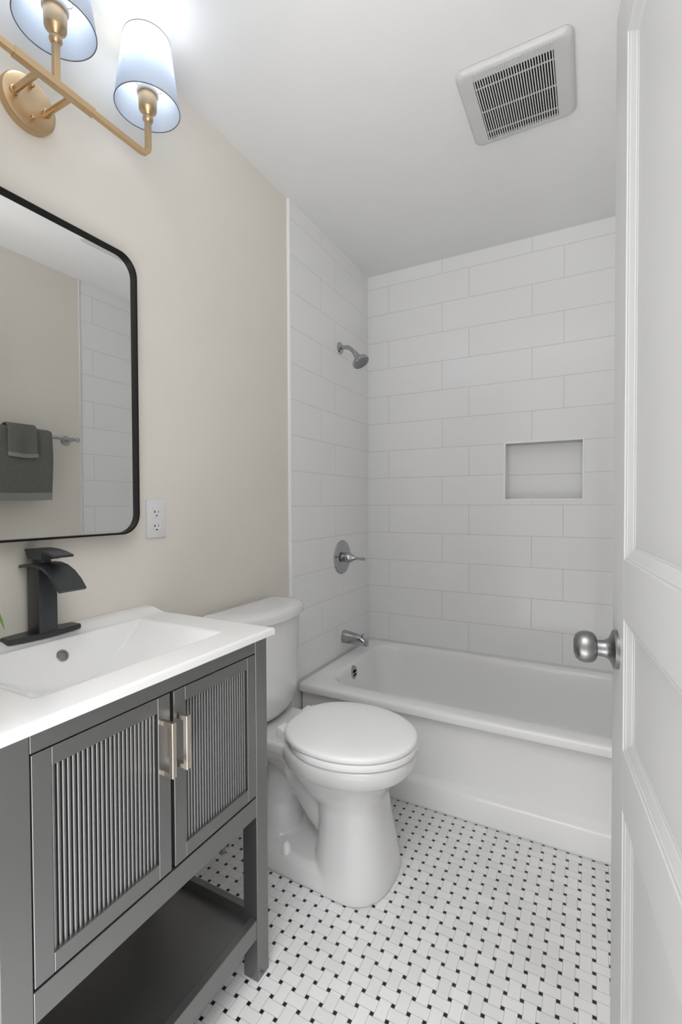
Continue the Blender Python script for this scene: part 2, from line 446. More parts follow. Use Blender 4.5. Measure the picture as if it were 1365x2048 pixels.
# ------------------------------------------------------------------ shower fittings on the left shower wall
sh = thing('fixed_shower', 'chrome shower head on a bent arm high on left tile', 'shower head', (0, -0.349, 1.985))
MB().lathe([(0, 0.031), (0.003, 0.031), (0.008, 0.027), (0.012, 0.018), (0.014, 0.012)], (0, -0.349, 1.985), (1, 0, 0), 40).build('escutcheon', 'chrome', sh)
arm = [(0.0, -0.349, 1.985), (0.03, -0.349, 1.985), (0.048, -0.349, 1.982), (0.062, -0.349, 1.973), (0.090, -0.349, 1.945)]
MB().tube(arm, 0.0105, 16).build('shower_arm', 'chrome', sh)
hd = Vector((0.55, 0, -0.84)).normalized(); hp = Vector((0.088, -0.349, 1.947))
MB().lathe([(-0.004, 0.010), (-0.004, 0.0135), (0.010, 0.0135), (0.012, 0.012), (0.016, 0.016), (0.022, 0.018), (0.030, 0.018), (0.037, 0.022), (0.042, 0.034), (0.047, 0.042), (0.056, 0.046), (0.064, 0.045), (0.068, 0.041)], hp, hd, 44).build('head_shell', 'chrome', sh)
fc = MB().lathe([(0.066, 0.040), (0.0695, 0.040), (0.0695, 0.001)], hp, hd, 40)
face = fc.build('spray_face', 'rubber', sh); face['label'] = 'grey spray face with small nozzles'
nz_ = MB(); sx = hd.cross(Vector((0, 1, 0))).normalized(); sy = hd.cross(sx).normalized()
for rad, cnt in ((0.012, 6), (0.023, 12), (0.033, 16)):
    for k in range(cnt):
        a_ = 2*PI*k/cnt
        c_ = hp + hd*0.069 + sx*rad*math.cos(a_) + sy*rad*math.sin(a_)
        nz_.lathe([(0, 0.0024), (0.003, 0.0018)], c_, hd, 8)
nz_.build('nozzles', 'chrome', face)

vv_ = thing('shower_valve', 'round chrome mixer plate with lever handle on left shower tile', 'shower valve', (0, -0.336, 0.899))
MB().lathe([(0, 0.089), (0.003, 0.089), (0.007, 0.086), (0.009, 0.078), (0.009, 0.066), (0.011, 0.062), (0.013, 0.055), (0.013, 0.02)], (0, -0.336, 0.899), (1, 0, 0), 56).build('escutcheon', 'chrome', vv_)
lv = MB().lathe([(0.012, 0.026), (0.030, 0.025), (0.034, 0.030), (0.044, 0.029), (0.056, 0.022), (0.068, 0.014), (0.080, 0.0085), (0.095, 0.0065), (0.110, 0.007), (0.128, 0.0085), (0.133, 0.007)], (0, -0.336, 0.899), (1, 0, -0.03), 32)
lv.build('lever_handle', 'chrome', vv_)

sp = thing('tub_spout', 'chrome tub spout with diverter pull above the tub rim', 'tub spout', (0, -0.318, 0.476))
rings = []
for d_, w_, zt, zb in ((0.0, 0.029, 0.034, -0.034), (0.006, 0.030, 0.034, -0.034), (0.03, 0.029, 0.031, -0.033), (0.07, 0.027, 0.025, -0.033), (0.105, 0.024, 0.016, -0.034), (0.126, 0.022, 0.006, -0.036), (0.137, 0.018, -0.006, -0.037), (0.140, 0.012, -0.018, -0.037)):
    cz = 0.476 + (zt+zb)/2; hz = (zt-zb)/2
    rings.append([(d_, -0.318 + w_*math.copysign(abs(math.cos(2*PI*k/28))**0.8, math.cos(2*PI*k/28)), cz + hz*math.copysign(abs(math.sin(2*PI*k/28))**0.8, math.sin(2*PI*k/28))) for k in range(28)])
MB().loft(rings).build('spout_body', 'chrome', sp, 50)
MB().lathe([(0, 0.004), (0.014, 0.004), (0.015, 0.0075), (0.020, 0.0075), (0.021, 0.005)], (0.112, -0.318, 0.482), (0, 0, 1), 20).build('diverter_pull', 'chrome', sp)

# ------------------------------------------------------------------ vanity
VX, VYL, VYR = 0.436, -2.170, -1.562
va = thing('vanity_cabinet', 'charcoal two door vanity cabinet with reeded doors and open shelf', 'cabinet', (0.215, -1.866, 0))
LG = 0.044
for (x0, y0) in ((VX-LG, VYL), (VX-LG, VYR-LG), (0.002, VYL), (0.002, VYR-LG)):
    MB().box(x0, x0+LG, y0, y0+LG, 0.0, 0.854, 0.0012, 1).build('leg', 'cabinet', va)
yl, yr = VYL+LG, VYR-LG      # inner faces of the legs
for z0, z1 in ((0.818, 0.854), (0.415, 0.463)):
    MB().box(VX-0.022, VX, yl+0.0005, yr-0.0005, z0, z1, 0.0008, 1).build('rail', 'cabinet', va)
for y0 in (VYL+0.010, VYR-0.028): MB().box(0.046, VX-LG, y0, y0+0.018, 0.415, 0.854).build('side_panel', 'cabinet', va)
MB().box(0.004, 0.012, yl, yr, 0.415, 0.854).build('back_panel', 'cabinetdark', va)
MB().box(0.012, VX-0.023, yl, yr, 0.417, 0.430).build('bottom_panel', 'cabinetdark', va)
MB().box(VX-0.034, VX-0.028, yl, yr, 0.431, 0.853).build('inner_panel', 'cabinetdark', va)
def cab_door(y0, y1, hy0, hy1):
    z0, z1 = 0.4675, 0.8155; st = 0.029
    fr = MB(); t_ = 0.02; g = 0.0005
    fr.box(VX-t_, VX, y0, y0+st, z0, z1, 0.0007, 1); fr.box(VX-t_, VX, y1-st, y1, z0, z1, 0.0007, 1)
    fr.box(VX-t_, VX, y0+st+g, y1-st-g, z1-0.0285, z1, 0.0007, 1); fr.box(VX-t_, VX, y0+st+g, y1-st-g, z0, z0+0.0305, 0.0007, 1)
    d = fr.build('door', 'cabinet', va)
    n = 24; ya, yb = y0+st+0.001, y1-st-0.001; za, zb = z0+0.0305, z1-0.0285
    sl = MB(); pt = (yb-ya)/n
    sl.box(VX-0.0198, VX-0.0178, ya-0.0008, yb+0.0008, za-0.0008, zb+0.0008)
    for k in range(n):
        yc = ya + pt*(k+0.5); hw = pt*0.325
        pr = [(VX-0.0180, yc-hw), (VX-0.006, yc-hw)]
        for q in range(1, 6):
            a_ = PI*(1-q/6); pr.append((VX-0.006+0.0016*math.sin(a_), yc+hw*math.cos(a_)))
        pr += [(VX-0.006, yc+hw), (VX-0.0180, yc+hw)]
        sl.loft([[(x_, y_, za) for x_, y_ in pr], [(x_, y_, zb) for x_, y_ in pr]])
    sl.build('reeded_panel', 'cabinet', d, 50)
    h = MB(); hz0, hz1 = 0.666, 0.771
    h.box(VX+0.021, VX+0.031, hy0, hy1, hz0, hz1, 0.0007, 1)
    h.box(VX, VX+0.022, hy0+0.0005, hy1-0.0005, hz1-0.0095, hz1-0.0005, 0.0005, 1)
    h.box(VX, VX+0.022, hy0+0.0005, hy1-0.0005, hz0+0.0005, hz0+0.0095, 0.0005, 1)
    hh = h.build('handle', 'nickel', d); hh['label'] = 'square champagne nickel bar pull'
cab_door(yl+0.002, -1.8685, -1.8915, -1.8815)
cab_door(-1.8595, yr-0.002, -1.8565, -1.8465)
sf = MB()
sf.box(0.046, VX-0.021, yl-0.02, yr+0.02, 0.116, 0.130, 0.001, 1)
sfo = sf.build('shelf', 'cabinet', va)
MB().box(VX-0.021, VX-0.002, yl, yr, 0.110, 0.157, 0.001, 1).build('front_lip', 'cabinet', sfo)
for y0 in (VYR-0.030, VYL+0.012): MB().box(0.046, VX-LG, y0, y0+0.018, 0.110, 0.157, 0.001, 1).build('side_lip', 'cabinet', sfo)
MB().box(0.010, 0.028, yl, yr, 0.110, 0.157, 0.001, 1).build('back_lip', 'cabinet', sfo)

# ceramic sink top: height field with bowl
st_ = thing('sink_top', 'white ceramic sink top with rectangular basin on charcoal vanity', 'sink', (0.22, -1.866, 0.855))
SX0, SX1, SY0, SY1 = -0.006, 0.458, -2.176, -1.556
BX0, BX1, BYR, BYL, BD = 0.082, 0.372, -1.652, -2.080, 0.098
def smin(a_, b_, k):
    h = max(k-abs(a_-b_), 0)/k
    return min(a_, b_) - h*h*k*0.25
def ramp(t_, L):
    if t_ <= 0: return t_*0.6
    if t_ >= L: return BD*1.2
    return BD*1.2*(1-(1-t_/L)**1.7)
def top_z(x, y):
    z = 0.8725
    s = min(1, max(0, (0.075-x)/0.06)); z += 0.011*s*s*(3-2*s)
    d = smin((x-BX0)*1.9, (BX1-x)*1.3, 0.01)
    d = smin(d, ramp(BYR-y, 0.27), 0.007); d = smin(d, ramp(y-BYL, 0.27), 0.02)
    d = smin(d, BD, 0.03)
    d = -smin(-d, 0.0, 0.005)
    z -= d
    e = min(SX1-x, y-SY0, SY1-y); r = 0.006
    if e < r: z -= r - math.sqrt(max(0, r*r-(r-e)**2))
    return z
NXg, NYg = 190, 260
def gl(a0, a1, n, r=0.006):
    v_ = [a0 + (a1-a0)*k/n for k in range(n+1)]
    ex = [a0+0.0006, a0+0.0018, a0+0.0036, a1-0.0006, a1-0.0018, a1-0.0036]
    return sorted(set(v_+ex))
xs, ys = gl(SX0, SX1, NXg), gl(SY0, SY1, NYg)
b = bmesh.new()
g_ = [[b.verts.new((x, y, top_z(x, y))) for y in ys] for x in xs]
for i in range(len(xs)-1):
    for j in range(len(ys)-1):
        b.faces.new((g_[i][j], g_[i+1][j], g_[i+1][j+1], g_[i][j+1]))
per = [g_[i][0] for i in range(len(xs))] + [g_[-1][j] for j in range(1, len(ys))] + [g_[i][-1] for i in range(len(xs)-2, -1, -1)] + [g_[0][j] for j in range(len(ys)-2, 0, -1)]
low = [b.verts.new((v_.co.x, v_.co.y, 0.8555)) for v_ in per]
for k in range(len(per)):
    j = (k+1) % len(per); b.faces.new((per[j], per[k], low[k], low[j]))
inn_ = [b.verts.new((min(max(v_.co.x, SX0+0.03), SX1-0.035), min(max(v_.co.y, SY0+0.03), SY1-0.03), 0.8555)) for v_ in per]
for k in range(len(per)):
    j = (k+1) % len(per)
    try: b.faces.new((low[j], low[k], inn_[k], inn_[j]))
    except ValueError: pass
mb = MB(); mb.bm.free(); mb.bm = b
mb.build('ceramic_slab', 'sinkceramic', st_, 45)
# overflow ring in the basin's back slope
oz = 0.840; ox_ = BX0 + (0.8725-oz)/1.9
nrm = Vector((1.9, 0, 1)).normalized()
oc2 = Vector((ox_, -1.873, oz))
rg = MB().lathe([(-0.004, 0.0125), (0.002, 0.0135), (0.0032, 0.0125), (0.0032, 0.0085), (0.001, 0.0080), (-0.004, 0.0080)], oc2, nrm, 32, False, False)
rgo = rg.build('overflow_ring', 'chrome', st_); rgo['label'] = 'chrome overflow ring'
MB().lathe([(-0.003, 0.0085), (0.0005, 0.0085)], oc2, nrm, 24).build('overflow_hole', 'rubber', rgo)
MB().lathe([(0, 0.022), (0.003, 0.022), (0.005, 0.018), (0.006, 0.002)], (0.22, -1.866, 0.8725-BD), (0, 0, 1), 32).build('drain_cap', 'chrome', st_)

# ------------------------------------------------------------------ faucet
fa = thing('faucet', 'matte black waterfall faucet standing on white sink top', 'faucet', (0.035, -1.878, 0.884))
FZ = 0.8835
pl = []
for z_, s_ in ((FZ-0.0035, 1.0), (FZ+0.004, 1.0), (FZ+0.007, 0.97)):
    ring = []
    n = 14
    for k in range(n+1):
        q = -1 + 2*k/n; ring.append((0.034 + s_*(0.026 - 0.009*q*q), -1.878 + 0.081*q*(1 if s_ == 1 else 0.98), z_))
    for k in range(n+1):
        q = 1 - 2*k/n; ring.append((0.034 - s_*(0.026 - 0.009*q*q), -1.878 + 0.081*q*(1 if s_ == 1 else 0.98), z_))
    pl.append(ring)
MB().loft(pl).build('deck_plate', 'black', fa, 40)
fy = -1.878
MB().box(0.012, 0.058, fy-0.021, fy+0.021, FZ+0.006, 1.040, 0.0015, 2).build('pillar', 'black', fa)
# curved waterfall spout
path = [(-0.002, 1.040), (0.012, 1.0425), (0.035, 1.045), (0.060, 1.045), (0.085, 1.040), (0.110, 1.029), (0.132, 1.0125), (0.150, 0.993)]
top, bot = [], []
for i, (x_, z_) in enumerate(path):
    p0 = path[max(i-1, 0)]; p1 = path[min(i+1, len(path)-1)]
    tx, tz = p1[0]-p0[0], p1[1]-p0[1]; L_ = math.hypot(tx, tz); nx_, nz2 = -tz/L_, tx/L_
    tk = 0.0035
    top.append((x_+nx_*tk, z_+nz2*tk)); bot.append((x_-nx_*tk, z_-nz2*tk))
sec = top + bot[::-1]
hw = 0.031
rings = []
for yy, ins in ((fy-hw, 0.0012), (fy-hw+0.0012, 0), (fy+hw-0.0012, 0), (fy+hw, 0.0012)):
    cx_ = sum(q[0] for q in sec)/len(sec); ring = []
    for k, (x_, z_) in enumerate(sec):
        mid = path[k] if k < len(path) else path[2*len(path)-1-k]
        f_ = 1 - ins/0.0035
        ring.append((mid[0]+(x_-mid[0])*f_, yy, mid[1]+(z_-mid[1])*f_))
    rings.append(ring)
MB().loft(rings).build('spout', 'black', fa, 40)
MB().lathe([(0, 0.019), (0.010, 0.019), (0.012, 0.017)], (0.034, fy, 1.046), (0, 0, 1), 32).build('collar', 'black', fa)
# lever handle : block and curved paddle
hb = MB()
hb.prism([(0.010, fy-0.021, 1.0665), (0.018, fy-0.021, 1.0575), (0.070, fy-0.021, 1.0575), (0.070, fy-0.021, 1.078), (0.008, fy-0.021, 1.078)], (0, 0.042, 0))
path = [(0.006, 1.078), (0.035, 1.0795), (0.065, 1.078), (0.095, 1.0735), (0.120, 1.067)]
sec = [(x_, z_+0.002) for x_, z_ in path] + [(x_, z_-0.003) for x_, z_ in path[::-1]]
hb.loft([[(x_, yy, z_) for x_, z_ in sec] for yy in (fy-0.0215, fy+0.0215)])
hb.build('lever_handle', 'black', fa, 30)

# ------------------------------------------------------------------ mirror
mi = thing('wall_mirror', 'rectangular wall mirror with rounded corners and thin black frame', 'mirror', (XD, -1.885, 1.10))
MY0, MY1, MZ0, MZ1, MR = -2.163, -1.607, 1.0995, 1.865, 0.055
XG, XF = 0.020, 0.032
def mring(ins, x_): return [(x_, q[0], q[1]) for q in rrect(MY0+ins, MY1-ins, MZ0+ins, MZ1-ins, MR-ins, 0, 10)]
MB().loft([mring(0, XD+0.001), mring(0, XF-0.0005), mring(0.0008, XF), mring(0.004, XF), mring(0.0045, XF-0.0005), mring(0.0045, XG-0.002), mring(0.0045, XD+0.001)], False, False).build('frame', 'mirrorframe', mi, 40)
g_m = MB().loft([mring(0.0044, XG-0.004), mring(0.0044, XG)])
g_m.build('mirror_glass', 'mirror', mi, 20)

# ------------------------------------------------------------------ sconce
sc = thing('wall_sconce', 'brass three light vanity sconce with white tapered shades above mirror', 'wall lamp', (XD, -1.873, 2.105))
CY, CZ, BXs = -1.873, 2.106, 0.110
MB().lathe([(0, 0.060), (0.014, 0.060), (0.018, 0.058), (0.020, 0.053), (0.0205, 0.002)], (XD, CY, CZ), (1, 0, 0), 56).build('canopy', 'brass', sc)
for s in (-1, 1):
    MB().lathe([(0, 0.0095), (0.004, 0.0095), (0.005, 0.0068), (BXs-XD-0.022, 0.0068)], (XD+0.020, CY+s*0.036, CZ), (1, 0, 0), 20).build('post', 'brass', sc)
    MB().lathe([(0, 0.004), (0.006, 0.0045), (0.011, 0.004), (0.013, 0.002)], (XD+0.020, CY, CZ+s*0.036), (1, 0, 0), 16).build('screw', 'brass', sc)
br = MB()
SP = 0.243
pts = [(BXs, CY-SP, CZ+0.05), (BXs, CY-SP, CZ+0.022), (BXs, CY-SP+0.003, CZ+0.011), (BXs, CY-SP+0.010, CZ+0.003), (BXs, CY-SP+0.022, CZ)]
pts = pts + [(x_, 2*CY-y_, z_) for x_, y_, z_ in pts[::-1]]
br.tube(pts, 0.0088, 4, True, True)
br.build('bar', 'brass', sc, 30)
MB().box(BXs-0.0085, BXs+0.0085, CY-0.088, CY+0.088, CZ-0.0085, CZ+0.0085, 0.0008, 1).build('sleeve', 'brass', sc)
for k, ly in enumerate((CY-SP, CY, CY+SP)):
    stem = MB(); z0 = CZ+0.045 if k != 1 else CZ+0.006
    stem.box(BXs-0.0065, BXs+0.0065, ly-0.0065, ly+0.0065, z0, 2.195, 0.0006, 1)
    so = stem.build('stem', 'brass', sc)
    kb = MB(); kb.sphere((BXs, ly, 2.203), 0.0135, 24, (1, 1, 0.9))
    kb.lathe([(0.008, 0.009), (0.014, 0.013), (0.022, 0.0215), (0.026, 0.0225), (0.062, 0.0235), (0.064, 0.022)], (BXs, ly, 2.203), (0, 0, 1), 32)
    kb.build('lamp_socket', 'brass', sc, 40)
    ring = MB().lathe([(0, 0.027), (0.006, 0.027), (0.007, 0.025), (0.007, 0.02)], (BXs, ly, 2.267), (0, 0, 1), 32)
    ring.build('socket_ring', 'platewhite', sc)
    RB, RT, ZB, ZT = 0.0815, 0.0585, 2.231, 2.405
    hh = [k_/8 for k_ in range(9)]
    n = 64
    rad = lambda f_: RB + (RT-RB)*f_
    shd = MB()
    out_ = [(ZB+(ZT-ZB)*f_, rad(f_)) for f_ in hh]
    in_ = [(ZB+(ZT-ZB)*f_, rad(f_)-0.0012) for f_ in hh[::-1]]
    ringsS = [[(BXs+r_*math.cos(2*PI*q/n), ly+r_*math.sin(2*PI*q/n), z_) for q in range(n)] for z_, r_ in out_+in_]
    ringsS.append(ringsS[0])
    shd.loft(ringsS, False, False); bmesh.ops.remove_doubles(shd.bm, verts=shd.bm.verts[:], dist=1e-6)
    sho = shd.build('lamp_shade', 'shade', sc, 60)
    for z_, r_, nm in ((ZB, RB, 'hem'), (ZT, RT, 'hem')):
        hm = MB(); nn = 64
        rr_ = []
        for q in range(nn+1):
            a_ = 2*PI*q/nn
            rr_.append([(BXs+(r_-0.0006+0.0012*math.cos(2*PI*j/8))*math.cos(a_), ly+(r_-0.0006+0.0012*math.cos(2*PI*j/8))*math.sin(a_), z_+0.0012*math.sin(2*PI*j/8)) for j in range(8)])
        hm.loft(rr_, False, False); bmesh.ops.remove_doubles(hm.bm, verts=hm.bm.verts[:], dist=1e-6)
        hm.build('hem', 'shaderim', sho, 80)
    sw = MB(); sw.lathe([(0, 0.0225), (0, 0.027), (0.0015, 0.027), (0.0015, 0.0225)], (BXs, ly, 2.2703), (0, 0, 1), 28, False, False)
    for a_ in (PI/6, PI/6+2*PI/3, PI/6+4*PI/3):
        c_, s_ = math.cos(a_), math.sin(a_)
        f_ = lambda r_, z_: (BXs+c_*r_, ly+s_*r_, z_)
        sw.tube([f_(0.024, 2.271), f_(0.034, 2.271), f_(0.037, 2.274), f_(0.037, 2.30), f_(0.040, 2.304), f_(rad(0.45)-0.001, 2.309)], 0.0014, 8)
    sw.build('shade_spider', 'platewhite', sho)
    bl = MB(); bl.lathe([(0, 0.010), (0.012, 0.012), (0.025, 0.020), (0.040, 0.0265), (0.055, 0.028), (0.070, 0.024), (0.080, 0.014), (0.084, 0.004)], (BXs, ly, 2.308), (0, 0, 1), 28)
    bl.build('bulb', 'bulb', sc, 60)
    MB().lathe([(0, 0.017), (0.045, 0.0125)], (BXs, ly, 2.274), (0, 0, 1), 24).build('bulb_base', 'platewhite', sc)

# ------------------------------------------------------------------ outlet
ou = thing('wall_outlet', 'white wall outlet plate with two sockets beside mirror', 'outlet', (XD, -1.521, 1.139))
oy, oz = -1.521, 1.1385
MB().box(XD, XD+0.006, oy-0.035, oy+0.035, oz-0.058, oz+0.058, 0.002, 2).build('cover_plate', 'platewhite', ou)
ins = MB().box(XD+0.004, XD+0.0075, oy-0.0165, oy+0.0165, oz-0.0335, oz+0.0335, 0.0008, 1).build('receptacle', 'platewhite', ou)
xs0, xs1 = XD+0.0070, XD+0.0078
for c_ in (0.020, -0.022):
    slt = MB()
    slt.box(xs0, xs1, oy-0.0082, oy-0.0060, oz+c_-0.004, oz+c_+0.004)
    slt.box(xs0, xs1, oy-0.0115, oy-0.0078, oz+c_-0.001, oz+c_+0.001)
    slt.build('slot', 'darkhole', ins)
    MB().box(xs0, xs1, oy+0.0048, oy+0.0064, oz+c_-0.0035, oz+c_+0.0035).build('slot', 'darkhole', ins)
    MB().lathe([(0, 0.0024), (0.0008, 0.0024)], (xs0, oy-0.0005, oz+c_-0.0115), (1, 0, 0), 14).build('ground_hole', 'darkhole', ins)
for c_, nm in ((0.0030, 'reset_button'), (-0.0032, 'test_button')):
    MB().box(XD+0.0070, XD+0.0084, oy-0.006, oy+0.006, oz+c_-0.0018, oz+c_+0.0018, 0.0004, 1).build(nm, 'platewhite', ins)

# ------------------------------------------------------------------ exhaust fan on the ceiling
ef = thing('exhaust_fan', 'square white exhaust fan grille on the ceiling', 'exhaust fan', (0.945, -0.905, H))
EX0, EX1, EY0, EY1 = 0.780, 1.108, -1.066, -0.742
EZ = 2.470
SX0_, SX1_, GY0, GY1 = 0.833, 1.052, -1.050, -0.732-0.025
fr = MB()
hx0, hx1, hy0, hy1 = SX0_-0.004, SX1_+0.004, -1.026, -0.768
fr.loft([rrect(EX0+0.004, EX1-0.004, EY0+0.004, EY1-0.004, 0.022, H-0.0005), rrect(EX0, EX1, EY0, EY1, 0.026, H-0.006), rrect(EX0+0.001, EX1-0.001, EY0+0.001, EY1-0.001, 0.026, EZ+0.008),
         rrect(EX0+0.008, EX1-0.008, EY0+0.008, EY1-0.008, 0.024, EZ+0.001), rrect(EX0+0.016, EX1-0.016, EY0+0.016, EY1-0.016, 0.02, EZ),
         rrect(hx0, hx1, hy0, hy1, 0.002, EZ), rrect(hx0, hx1, hy0, hy1, 0.002, EZ+0.014)], False, False)
fr.build('cover', 'fanplastic', ef, 40)
MB().box(hx0, hx1, hy0, hy1, EZ+0.0085, EZ+0.0135).build('duct_shade_plate', 'darkhole', ef)  # flat black plate behind the slats, painted as the shade of the duct
gr = MB(); ns = 29; pt = (SX1_-SX0_)/ns
for k in range(ns+1):
    xc = SX0_ + pt*k
    gr.box(xc-pt*0.23, xc+pt*0.23, hy0, hy1, EZ-0.0005, EZ+0.0035)
    for (ya, yb) in ((hy0-0.026, hy0), (hy1, hy1+0.012)):
        gr.box(xc-pt*0.25, xc+pt*0.25, ya, yb, EZ-0.0014, EZ+0.002)
for yy in (hy0+0.034, (hy0+hy1)/2+0.002, hy1-0.034):
    gr.box(hx0, hx1, yy-0.0011, yy+0.0011, EZ+0.0005, EZ+0.004)
gr.build('grille_slats', 'fanplastic', ef)

# ------------------------------------------------------------------ toilet
TY = -1.165
to = thing('toilet', 'white two piece toilet with closed lid between vanity and tub', 'toilet', (0.36, TY, 0))
body = []
def closed(fn):
    mbx = MB(); fn(mbx); body.append(mbx)
def col_(mbx):
    R = [(0.0, 0.495, 0.128, 0.152), (0.03, 0.495, 0.126, 0.150), (0.10, 0.494, 0.116, 0.137), (0.18, 0.490, 0.106, 0.124), (0.25, 0.483, 0.103, 0.119), (0.29, 0.477, 0.118, 0.126), (0.33, 0.462, 0.15, 0.142)]
    mbx.loft([superellipse(c_, TY, a_, b_, z_, 2.5) for z_, c_, a_, b_ in R])
closed(col_)
def bowl_(mbx):
    R = [(0.20, 0.45, 0.06, 0.055), (0.245, 0.455, 0.115, 0.098), (0.275, 0.452, 0.140, 0.122), (0.30, 0.450, 0.158, 0.134), (0.322, 0.452, 0.176, 0.147), (0.342, 0.457, 0.194, 0.160), (0.356, 0.462, 0.209, 0.172), (0.372, 0.465, 0.217, 0.179), (0.392, 0.466, 0.220, 0.182), (0.402, 0.466, 0.219, 0.181), (0.411, 0.465, 0.214, 0.176)]
    mbx.loft([superellipse(c_, TY, a_, b_, z_, 2.25, egg=0.05) for z_, c_, a_, b_ in R])
closed(bowl_)
def deck_(mbx):
    R = [(0.30, 0.045, 0.26, 0.06), (0.34, 0.03, 0.30, 0.095), (0.378, 0.022, 0.31, 0.125), (0.405, 0.022, 0.31, 0.130), (0.413, 0.026, 0.30, 0.125)]
    mbx.loft([rrect(x0, x1, TY-hw_, TY+hw_, 0.035, z_) for z_, x0, x1, hw_ in R])
closed(deck_)
def foot_(mbx):
    R = [(0.0, 0.13, 0.52, 0.140), (0.025, 0.13, 0.52, 0.139), (0.05, 0.135, 0.52, 0.130), (0.065, 0.145, 0.5, 0.112)]
    mbx.loft([[(x_, TY + (y_-TY)*(1+0.30*(x_-0.24)), z_) for x_, y_, z_ in rrect(x0, x1, TY-hw_, TY+hw_, 0.06, z_)] for z_, x0, x1, hw_ in R])
closed(foot_)
def trap_(mbx):
    mbx.tube([(0.47, TY, 0.10), (0.43, TY, 0.12), (0.37, TY, 0.18), (0.32, TY, 0.245), (0.27, TY, 0.27), (0.215, TY, 0.24), (0.19, TY, 0.17), (0.19, TY, 0.10), (0.195, TY, 0.03)], [0.06, 0.066, 0.068, 0.070, 0.072, 0.072, 0.070, 0.075, 0.085], 24)
    mbx.tube([(0.10, TY, 0.36), (0.19, TY, 0.33), (0.28, TY, 0.32)], [0.05, 0.065, 0.09], 20)
closed(trap_)
big = MB()
for q in body:
    bmesh.ops.recalc_face_normals(q.bm, faces=q.bm.faces[:])
    big._merge(q.bm)
bo = big.build('bowl', 'porcelain', to)
def bake_remesh(o, voxel, it, fac=0.5):
    r = o.modifiers.new('r', 'REMESH'); r.mode = 'VOXEL'; r.voxel_size = voxel
    s_ = o.modifiers.new('s', 'SMOOTH'); s_.iterations = it; s_.factor = fac
    dg = bpy.context.evaluated_depsgraph_get()
    me = bpy.data.meshes.new_from_object(o.evaluated_get(dg))
    o.modifiers.clear(); old = o.data; o.data = me; bpy.data.meshes.remove(old)
    if not me.materials: me.materials.append(M['porcelain'])
    for f_ in me.polygons: f_.use_smooth = True
bake_remesh(bo, 0.0045, 16)
# tank
def trect(xb, xf, hw_, z_, bul=0.02, n=16):
    """plan of the tank: flat back, front bulging towards +x"""
    pts = rrect(xb, xf, TY-hw_, TY+hw_, (0.035, 0.018, 0.018, 0.035), z_, 8)
    out = []
    for x_, y_, zz_ in pts:
        k = max(0, (x_-xb)/(xf-xb)); q = (y_-TY)/hw_
        out.append((x_ - bul*k*q*q, y_, zz_))
    return out
def dense(pts, m=5):
    out = []
    for i in range(len(pts)):
        p0, p1 = Vector(pts[i]), Vector(pts[(i+1) % len(pts)])
        L_ = (p1-p0).length; k = max(1, int(L_/0.02)); 
        for j in range(k): out.append(tuple(p0.lerp(p1, j/k)))
    return out
def dl(xb, xf, hw_, z_, bul=0.05):
    pts = rrect(xb, xf, TY-hw_, TY+hw_, (0.062, 0.018, 0.018, 0.062), z_, 10)
    n_ = 20; ext = []
    # subdivide the long front and back edges so that the bulge is smooth
    full = []
    for i in range(len(pts)):
        p0, p1 = Vector(pts[i]), Vector(pts[(i+1) % len(pts)])
        if (p1-p0).length > 0.06 and abs((p1-p0).y) > abs((p1-p0).x):
            for j in range(n_): full.append(p0.lerp(p1, j/n_))
        else: full.append(p0)
    return [(q.x - bul*max(0, (q.x-xb)/(xf-xb))*((q.y-TY)/hw_)**2, q.y, q.z) for q in full]
tk = MB().loft([dl(0.05, 0.160, 0.145, 0.418), dl(0.035, 0.182, 0.166, 0.432), dl(0.028, 0.194, 0.178, 0.455), dl(0.022, 0.203, 0.187, 0.52), dl(0.020, 0.208, 0.194, 0.765), dl(0.020, 0.208, 0.194, 0.772)])
tk.build('tank', 'porcelain', to, 50)
tl = MB().loft([dl(0.018, 0.214, 0.200, 0.772), dl(0.014, 0.222, 0.206, 0.776), dl(0.014, 0.223, 0.207, 0.796), dl(0.016, 0.219, 0.203, 0.806), dl(0.024, 0.209, 0.194, 0.812), dl(0.05, 0.172, 0.162, 0.815)])
tl.build('tank_lid', 'porcelain', to, 50)
# seat and lid
def seat_ring(ins, z_, x_back=0.262, tip=0.688, hw_=0.186):
    pts = []
    n = 64
    cx_ = 0.462; a_f = tip-cx_; 
    for k in range(n):
        a_ = 2*PI*k/n; c_, s_ = math.cos(a_), math.sin(a_)
        if c_ >= 0:
            x_ = cx_ + (a_f-ins)*c_; y_ = (hw_-ins)*s_
        else:
            e = 2.9
            x_ = cx_ - (cx_-x_back-ins)*abs(c_)**(2/e); y_ = (hw_-ins)*math.copysign(abs(s_)**(2/e), s_)
            fr_ = (cx_-x_)/(cx_-x_back); y_ *= 1-0.19*fr_**2.0
        pts.append((x_, TY+y_, z_))
    return pts
MB().loft([seat_ring(0.008, 0.4125, 0.285), seat_ring(0.002, 0.4145, 0.285), seat_ring(0, 0.420, 0.285), seat_ring(0, 0.431, 0.285), seat_ring(0.002, 0.4345, 0.285), seat_ring(0.01, 0.4355, 0.285)]).build('seat', 'seatplastic', to, 50)
MB().loft([seat_ring(0.008, 0.4370), seat_ring(0.001, 0.4385), seat_ring(-0.001, 0.443), seat_ring(-0.001, 0.449), seat_ring(0.0, 0.452), seat_ring(0.004, 0.4555), seat_ring(0.012, 0.458), seat_ring(0.05, 0.4592), seat_ring(0.12, 0.4597)]).build('seat_lid', 'seatplastic', to, 60)
